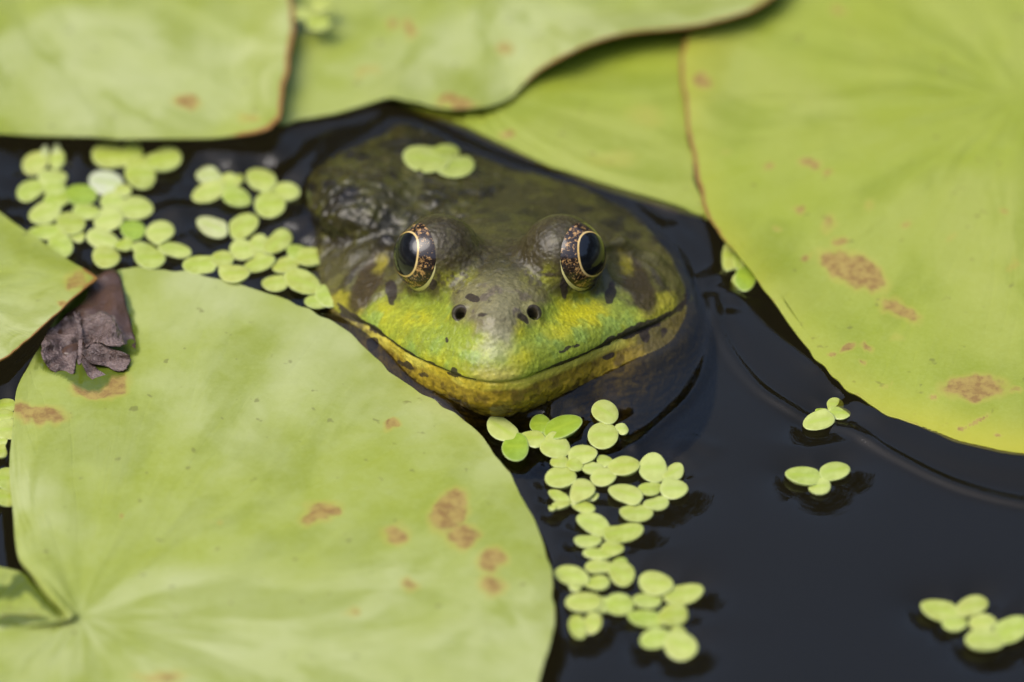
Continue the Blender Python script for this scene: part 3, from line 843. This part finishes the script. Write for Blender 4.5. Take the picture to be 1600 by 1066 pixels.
DW = [
 ('two small duckweed fronds with pale roots, farthest left under the far pad', [(54, 256, 19, 15, 15), (89, 250, 12, 14, 0), (70, 236, 5, 9, 0, 'p'), (89, 233, 5, 9, 0, 'p')]),
 ('duckweed of three fronds below the pale-rooted one at far left', [(47, 298, 20, 15, 30), (82, 277, 21, 13, 0), (86, 293, 16, 13, 0)]),
 ('pair of duckweed fronds pointing down left, beside the black water at far left', [(70, 332, 26, 17, 20), (89, 311, 20, 13, 10)]),
 ('pair of duckweed fronds, one darker and humped, in the middle of the left raft', [(126, 305, 24, 16, 0, 'd'), (136, 330, 20, 12, -10)]),
 ('four-frond duckweed nearest the rim of the small left pad', [(67, 363, 22, 11, 0), (124, 371, 9, 7, 0), (94, 384, 20, 17, -30), (112, 348, 22, 18, 0)]),
 ('four-frond duckweed just under the far left pad edge, like an open flower', [(171, 243, 26, 18, 0), (208, 239, 15, 16, 0), (258, 248, 25, 19, 15), (220, 272, 22, 25, 0)]),
 ('whitish bleached duckweed frond with a small green one beside it', [(165, 285, 26, 16, -5, 'p'), (192, 297, 13, 9, -10)]),
 ('three broad duckweed fronds in the middle of the left raft, pointing right', [(213, 326, 25, 17, 5), (175, 315, 17, 13, 0), (171, 342, 23, 16, 10)]),
 ('single dark green duckweed frond sunk below its neighbours', [(208, 359, 19, 13, 0, 'd')]),
 ('three-frond duckweed touching the top rim of the large front pad', [(161, 373, 24, 14, -15), (196, 382, 11, 10, 0), (165, 402, 21, 17, 0)]),
 ('four-frond duckweed standing alone at the right end of the left raft', [(222, 388, 14, 9, 0), (276, 390, 21, 11, -10), (235, 403, 23, 16, 0), (250, 361, 21, 17, 0)]),
 ('ragged duckweed of five small fronds, one hollow and greyish', [(325, 273, 17, 15, 0, 'p'), (322, 302, 21, 14, 15), (357, 289, 16, 15, 20), (374, 280, 7, 7, 0), (371, 309, 21, 15, -15)]),
 ('clover-like three-frond duckweed nearest the shoulder of the frog', [(407, 280, 22, 18, -20), (446, 299, 22, 14, -8), (421, 320, 23, 20, 0)]),
 ('two-frond duckweed spread like wings, one wing whitish', [(332, 355, 25, 14, -25, 'p'), (381, 354, 23, 16, 30)]),
 ('duckweed with narrow fronds in the middle of the raft beside the frog', [(378, 390, 18, 14, 0), (404, 383, 14, 16, -20), (439, 376, 20, 13, 40), (404, 413, 24, 10, 15)]),
 ('three-frond duckweed lying on the rim of the large front pad', [(308, 414, 22, 13, 0), (347, 404, 17, 12, 0), (367, 428, 22, 14, 0)]),
 ('pale duckweed with a wet glint, pointing at the flank of the frog', [(446, 414, 20, 13, 20), (465, 393, 15, 12, 0), (484, 402, 24, 14, 0)]),
 ('two-frond duckweed between the raft and the front pad rim', [(430, 442, 20, 12, 5), (472, 441, 27, 16, -15)]),
 ('flat duckweed squeezed against the left corner of the frog mouth', [(493, 472, 17, 9, 0), (545, 472, 23, 9, 5), (515, 462, 22, 16, 0)]),
 ('three-frond duckweed directly under the chin, touching the front pad', [(783, 670, 25, 16, -35), (836, 685, 15, 12, 0), (805, 698, 20, 21, 0, 'd')]),
 ('duckweed with one large slanting frond, right under the chin', [(844, 662, 15, 13, 0, 'd'), (868, 698, 22, 17, -10), (880, 666, 31, 17, 20, 'd')]),
 ('two round duckweed fronds with a bud, at the right end of the chin', [(945, 644, 21, 17, -30), (974, 671, 8, 8, 0), (943, 680, 23, 19, 0)]),
 ('four-frond duckweed in the second row below the chin, next to the pad', [(875, 722, 14, 10, 0), (876, 745, 24, 17, 5), (897, 727, 13, 9, -20), (911, 710, 22, 14, 0)]),
 ('four-frond duckweed in the second row, a frond pointing right', [(945, 720, 12, 9, 0), (926, 733, 15, 9, -5), (944, 745, 19, 14, 0), (978, 727, 21, 15, 0)]),
 ('roundest duckweed at the right of the second row with a wing-like frond', [(1014, 765, 16, 9, -8), (1055, 737, 14, 13, 30), (1053, 765, 20, 14, 0), (1021, 731, 21, 20, 0)]),
 ('three-frond duckweed under the round one, fronds slanting left and down', [(1029, 787, 16, 10, 15), (993, 801, 24, 14, 0), (977, 771, 26, 15, -20)]),
 ('torn duckweed with a hooked frond, close to the front pad', [(927, 775, 8, 7, 0), (913, 791, 18, 10, -25), (895, 783, 10, 6, 0), (871, 775, 14, 8, -30), (875, 789, 13, 6, 8), (863, 794, 6, 4, 0), (911, 764, 18, 14, 0)]),
 ('three-frond duckweed in the middle of the chain, long frond pointing right', [(919, 845, 20, 10, 0), (975, 832, 29, 13, 12), (927, 819, 26, 14, -20)]),
 ('smallest two-frond duckweed in the middle of the lower chain', [(934, 866, 22, 8, -5), (957, 858, 17, 11, 5)]),
 ('duckweed below the smallest one with a fat frond pointing down right', [(970, 879, 11, 7, 0), (934, 886, 19, 11, 0), (971, 896, 21, 17, -25)]),
 ('duckweed of the lower chain with its frond nearest the front pad', [(899, 914, 10, 9, 0), (936, 911, 16, 12, 0), (892, 899, 27, 14, -20)]),
 ('duckweed frond pair lying flat, the right one marked by a pale dot', [(941, 945, 14, 12, 0), (969, 944, 21, 15, -3), (913, 940, 27, 16, 0)]),
 ('round duckweed frond split by a dark slit, lowest of the chain', [(903, 979, 13, 19, 14), (926, 974, 13, 16, -20)]),
 ('large three-frond duckweed at the right of the lower chain', [(1011, 939, 20, 12, 0), (1070, 928, 29, 15, 10), (1025, 912, 26, 19, -10)]),
 ('two-frond duckweed with a wet glint, second lowest of the right stack', [(1011, 967, 28, 13, -8), (1053, 961, 23, 17, 15)]),
 ('lowest duckweed of the right stack, next to a bright patch of water', [(1059, 989, 13, 9, 0), (1023, 998, 22, 14, 0), (1064, 1008, 26, 19, -20)]),
 ('small duckweed alone on open water closest to the large right pad', [(1282, 643, 8, 6, 0), (1305, 632, 13, 8, 0), (1312, 646, 16, 9, -5), (1280, 658, 23, 13, 8)]),
 ('butterfly-shaped duckweed alone in the middle of the open water', [(1281, 760, 17, 12, 0), (1305, 735, 23, 14, 12), (1256, 744, 27, 14, -3)]),
 ('three-frond duckweed near the lower right corner, left of its twin', [(1492, 973, 19, 13, 0), (1521, 947, 24, 14, 20), (1468, 953, 29, 15, -12)]),
 ('duckweed in the lower right corner cut by the picture edge', [(1534, 972, 20, 13, 0), (1584, 984, 26, 18, 25), (1537, 1000, 28, 18, 0)]),
 ('upright dark green duckweed wedged against the right pad beside the frog', [(1150, 445, 8, 9, 0), (1140, 400, 11, 26, -8), (1157, 406, 10, 15, 0), (1165, 434, 16, 20, -10, 'd')]),
 ('duckweed fronds at the left picture edge beside the front pad', [(8, 634, 15, 11, 0), (8, 650, 14, 10, 0), (3, 690, 9, 8, 0), (3, 707, 8, 9, 0), (18, 672, 25, 14, 3)]),
 ('two stacked duckweed fronds at the left picture edge above black water', [(10, 777, 17, 14, 0), (11, 748, 19, 17, 0)]),
]
for lb, fr in DW: duckweed(lb, fr, z=.17 if 'rim of the large front pad' in lb and 'lying' in lb else -.05)
duckweed('small drowned green duckweed frond under water behind the right jaw', [(1062, 517, 12, 15, 10, 'd')], z=-.12)
duckweed('duckweed fronds stuck on top of the far left pads, out of focus', [(466, 22, 22, 9, 0), (498, 36, 18, 11, 0), (505, 8, 16, 8, 0)], z=.50)
# on the frog's back
def back_z(px, py):
    zz = np.linspace(1.6, -.2, 120)
    P = at(np.full(120, float(px)), np.full(120, float(py)), zz)
    d = tri_sample((P - S0) @ HM)
    i = np.argmax(d < 0)
    return zz[i]
zb = back_z(690, 250)
duckweed('duckweed of three fronds lying on the wet back of the frog', [(694, 236, 22, 9, 0), (712, 258, 28, 18, 0), (666, 249, 34, 20, -5)], z=zb, zf=back_z)

# ------------------------------------------------------------------ pond water
def axis(lo, hi, st, far, grow=1.35):
    a = list(np.arange(lo, hi + st / 2, st)); s = st
    l, h = [], []
    v = a[0]
    while v > -far: s *= grow; v -= s; l.append(v)
    s = st; v = a[-1]
    while v < far: s *= grow; v += s; h.append(v)
    return np.array(l[::-1] + a + h)
WX = axis(-10.5, 10.5, .05, 700); WY = axis(-10.5, 10.5, .05, 700)
GXw, GYw = np.meshgrid(WX, WY, indexing='ij')
H = np.zeros_like(GXw)
def near(poly, pad):
    i0, i1 = np.searchsorted(WX, [poly[:, 0].min() - pad, poly[:, 0].max() + pad])
    j0, j1 = np.searchsorted(WY, [poly[:, 1].min() - pad, poly[:, 1].max() + pad])
    return slice(i0, i1), slice(j0, j1)
MEN = np.zeros_like(H); DEP = np.zeros_like(H)
for poly in FRONDS:
    sx_, sy_ = near(poly, 1.3)
    d = poly_sdf(GXw[sx_, sy_], GYw[sx_, sy_], poly[::2])
    MEN[sx_, sy_] = np.maximum(MEN[sx_, sy_], .02 * np.exp(-np.maximum(d, 0) / .04) * (1 - smooth(0, .12, -d)))
    DEP[sx_, sy_] = np.maximum(DEP[sx_, sy_], .110 * np.exp(-np.maximum(d, 0) / .27))
PADM = np.zeros_like(H); DEPF = DEP.copy(); DEP[:] = 0
for ip, (poly, pz) in enumerate(PADS):
    poly = poly[::3]
    sx_, sy_ = near(poly, 1.6)
    if (sx_.stop - sx_.start) < 2 or (sy_.stop - sy_.start) < 2: continue
    d = poly_sdf(GXw[sx_, sy_], GYw[sx_, sy_], poly)
    if ip == 0: DEP[sx_, sy_] = np.maximum(DEP[sx_, sy_], .13 * np.exp(-np.maximum(d, 0) / .22)); continue
    PADM[sx_, sy_] = np.maximum(PADM[sx_, sy_], .085 * np.exp(-np.maximum(d, 0) / .23) * (1 - smooth(0, .3, -d)))
inner = (np.abs(GXw) < 6) & (np.abs(GYw) < 7)
P = np.stack([GXw[inner], GYw[inner], 0 * GXw[inner]], 1)
fd = np.full(H.shape, 9.0); fd[inner] = tri_sample((P - S0) @ HM)
FRM = .10 * np.exp(-np.maximum(fd, 0) / .24)
H = np.maximum(MEN, np.maximum(PADM, FRM) * (1 - np.clip(DEPF / .10, 0, 1))) - np.maximum(DEPF, DEP * (1 - np.clip(np.maximum(PADM, FRM) / .08, 0, 1)))
# low standing ripples, fading with distance
fade = np.exp(-((GXw / 14) ** 2 + (GYw / 14) ** 2))
PW = np.stack([GXw, GYw, 0 * GXw], -1)
H += fade * (.045 * (fbm(PW, .28, 5, 2) - .5) + .010 * (fbm(PW, .9, 6, 2) - .5))
def ridge(pts, hgt, wid, z=0):
    c_ = catmull(at(*np.array(pts, float).T)[:, :2], 8, closed=False)
    sx_, sy_ = near(c_, 4 * wid)
    xx, yy_ = GXw[sx_, sy_], GYw[sx_, sy_]; dd = np.full(xx.shape, 1e9)
    for a, b_ in zip(c_[:-1], c_[1:]):
        e = b_ - a; t = np.clip(((xx - a[0]) * e[0] + (yy_ - a[1]) * e[1]) / (e @ e + 1e-12), 0, 1)
        dd = np.minimum(dd, np.hypot(xx - a[0] - t * e[0], yy_ - a[1] - t * e[1]))
    H[sx_, sy_] += hgt * np.exp(-(dd / wid) ** 2)
ridge([(1115, 470), (1125, 520), (1150, 565), (1190, 610), (1240, 640), (1280, 655), (1330, 672), (1400, 715), (1480, 755), (1560, 780), (1640, 795)], .055, .10)
ridge([(1100, 440), (1110, 500), (1105, 560), (1080, 615), (1040, 655), (990, 692)], .035, .09)
ridge([(1125, 440), (1150, 490), (1190, 535), (1240, 575), (1300, 612), (1360, 645)], .055, .30)
ridge([(1140, 500), (1175, 560), (1225, 602), (1280, 628), (1330, 645)], .028, .20)
ridge([(1130, 455), (1165, 478), (1200, 520), (1245, 560), (1275, 580)], .030, .13)
ridge([(1060, 360), (1090, 390), (1115, 425), (1150, 462)], .050, .22)
ridge([(1090, 350), (1110, 375), (1120, 405)], .035, .10)
ridge([(1330, 640), (1400, 680), (1480, 715), (1560, 735), (1640, 745)], .050, .30)
ridge([(880, 283), (940, 300), (1000, 318), (1060, 335)], .03, .15)
ridge([(450, 345), (490, 290), (540, 240), (600, 190)], .060, .32)
ridge([(430, 300), (470, 255), (530, 210), (580, 180)], .035, .18)
ridge([(470, 400), (490, 420), (500, 450)], .04, .12)
ridge([(320, 320), (270, 322), (200, 330)], .03, .15)
ridge([(60, 235), (200, 236), (330, 240), (420, 225)], .040, .30)
ridge([(300, 262), (360, 250), (430, 240)], .030, .18)
ridge([(1110, 700), (1080, 690), (1060, 700), (1080, 720)], .02, .18)
nx, ny = H.shape
Vw = np.stack([GXw, GYw, H], -1).reshape(-1, 3)
ii = (np.arange(nx - 1)[:, None] * ny + np.arange(ny - 1)[None]).ravel()
Fw = np.stack([ii, ii + ny, ii + ny + 1, ii + 1], 1)
water = mesh_obj('water', Vw, Fw, WATERM, origin=(0, 0, 0))
tag(water, 'dark still pond water mirroring the sky', 'water', kind='structure')

# ------------------------------------------------------------------ dead leaf scrap on the front pad
g = NT('dead_leaf_grey'); oc = g.obj()
dn = g.noise(oc, 300, 5, .65); df = g.noise(oc, 1500, 3, .6)
DEADG = g.done(g.principled(g.mix(g.step(dn, .3, .7), (.045, .025, .018), (.190, .135, .118)), .20, Normal=g.bump(g.math('ADD', dn, df), .8, .001)))
g = NT('dead_leaf_brown'); oc = g.obj()
dn = g.noise(oc, 200, 5, .65)
DEADB = g.done(g.principled(g.mix(dn, (.035, .018, .010), (.10, .055, .035)), .30, Normal=g.bump(dn, .6, .001)))
dl = empty('dead_leaf', at(140, 530, .1)); tag(dl, 'crumpled grey-brown dead leaf scrap on the front pad, under the scorched pad tip', 'dead leaf')
def scrap(name, pts, z0, amp, mat, seed, rag=.06):
    o = catmull(pts, 8); m_ = len(o); c_ = o.mean(0)
    o = c_ + (o - c_) * (1 + rag * 2 * (vnoise(np.c_[np.arange(m_), np.zeros(m_), np.zeros(m_)], .55, seed) - .5))[:, None]
    ts = np.linspace(.1, 1, 12)
    P = np.vstack([c_ + (o - c_) * t for t in ts] + [c_[None]])
    W = at(P[:, 0], P[:, 1], np.full(len(P), z0))
    zz = z0 + amp * (fbm(W * [1, 1, 0], 1.6, seed, 3) - .5) * 2 + amp * .5 * (vnoise(W * [1, 1, 0], 5, seed + 5) - .5)
    W = at(P[:, 0], P[:, 1], zz)
    n_ = len(W); F = []
    for k in range(len(ts) - 1):
        for j in range(m_):
            a = k * m_ + j; b_ = k * m_ + (j + 1) % m_
            F.append((a, b_, b_ + m_, a + m_))
    for j in range(m_): F.append((n_ - 1, (j + 1) % m_, j))
    L = W.copy(); L[:, 2] -= .02
    V = np.vstack([W, L]); base = (len(ts) - 1) * m_
    F = F + [tuple(i + n_ for i in q[::-1]) for q in F] + [(base + j, base + (j + 1) % m_, n_ + base + (j + 1) % m_, n_ + base + j) for j in range(m_)]
    return mesh_obj(name, V, F, mat, dl)
scrap('blade', [(150, 432), (183, 425), (196, 470), (208, 520), (212, 552), (200, 572), (170, 560), (120, 560), (90, 540), (96, 500), (130, 470)], .16, .12, DEADB, 41, .03)
scrap('blade', [(64, 545), (80, 512), (108, 494), (126, 492), (124, 530), (120, 562), (113, 583), (98, 588), (78, 575)], .30, .26, DEADG, 42)
scrap('blade', [(128, 500), (146, 490), (165, 486), (182, 508), (195, 536), (176, 540), (150, 534), (132, 540)], .36, .26, DEADG, 43)
scrap('blade', [(126, 545), (150, 536), (178, 546), (203, 556), (198, 574), (186, 580), (166, 572), (142, 566)], .30, .20, DEADG, 44)
scrap('blade', [(124, 552), (138, 558), (150, 574), (166, 588), (160, 598), (146, 594), (134, 580)], .24, .06, DEADG, 45, .10)
scrap('midrib', [(115, 488), (121, 494), (128, 515), (128, 545), (126, 568), (121, 566), (123, 540), (122, 515)], .42, .04, DEADG, 46, .02)

# pond bed and bank
g = NT('pond_mud'); oc = g.obj()
mud = g.done(g.principled(g.mix(g.noise(oc, 6, 4), (.010, .009, .006), (.022, .018, .010)), .9))
n = 64; rs = [0, 60, 250, 420, 520, 640, 1000, 3000]; zs = [-30, -30, -34, -28, -12, 12, 25, 40]
Vb, Fb = [(0, 0, -30)], []
for r_, z_ in list(zip(rs, zs))[1:]:
    for k in range(n):
        a = 2 * math.pi * k / n; j = 1 + .05 * math.sin(3 * a + 1) + .03 * math.sin(7 * a)
        Vb.append((r_ * j * math.cos(a), r_ * j * math.sin(a), z_))
for k in range(n): Fb.append((0, 1 + k, 1 + (k + 1) % n))
for q in range(len(rs) - 2):
    for k in range(n):
        a = 1 + q * n + k; b_ = 1 + q * n + (k + 1) % n
        Fb.append((a, a + n, b_ + n, b_))
tag(mesh_obj('pond_bed', Vb, Fb, mud, origin=(0, 0, 0)), 'dark muddy pond bed and bank', 'ground', kind='structure')

# the belt of trees round the pond, seen only mirrored in the water and the eyes of the frog
g = NT('bank_foliage')
inf = g.attr('shade')
woods = g.done(g.principled(g.mix(inf, (.020, .035, .010), (.060, .085, .020)), .6))
N = 60000
a = rng.uniform(0, 2 * math.pi, N)
rad = rng.uniform(640, 900, N)
top = 470 + 12 * np.exp(-((a - 1.57) / .5) ** 2) + 50 * np.sin(a * 3 + .6) + 40 * np.sin(a * 7 + 2) + 30 * np.sin(a * 17)
hh = 10 + (top - 10) * rng.uniform(0, 1, N) ** .8
ctr = np.stack([rad * np.cos(a), rad * np.sin(a), hh], 1)
u_ = rng.standard_normal((N, 3)); u_ /= np.linalg.norm(u_, axis=1)[:, None]
v_ = np.cross(u_, rng.standard_normal((N, 3))); v_ /= np.linalg.norm(v_, axis=1)[:, None]
sz = rng.uniform(6, 17, N)[:, None]
q = np.stack([ctr - u_ * sz, ctr + v_ * sz * .6, ctr + u_ * sz, ctr - v_ * sz * .6], 1).reshape(-1, 3)
Fq = np.arange(4 * N).reshape(-1, 4)
tag(mesh_obj('woodland', q, Fq, woods, origin=(0, 0, 0), smooth_sh=False, attrs=dict(shade=np.repeat(rng.uniform(0, 1, N), 4))),
    'belt of dark trees round the pond, seen only mirrored in the water', 'woodland', kind='stuff')
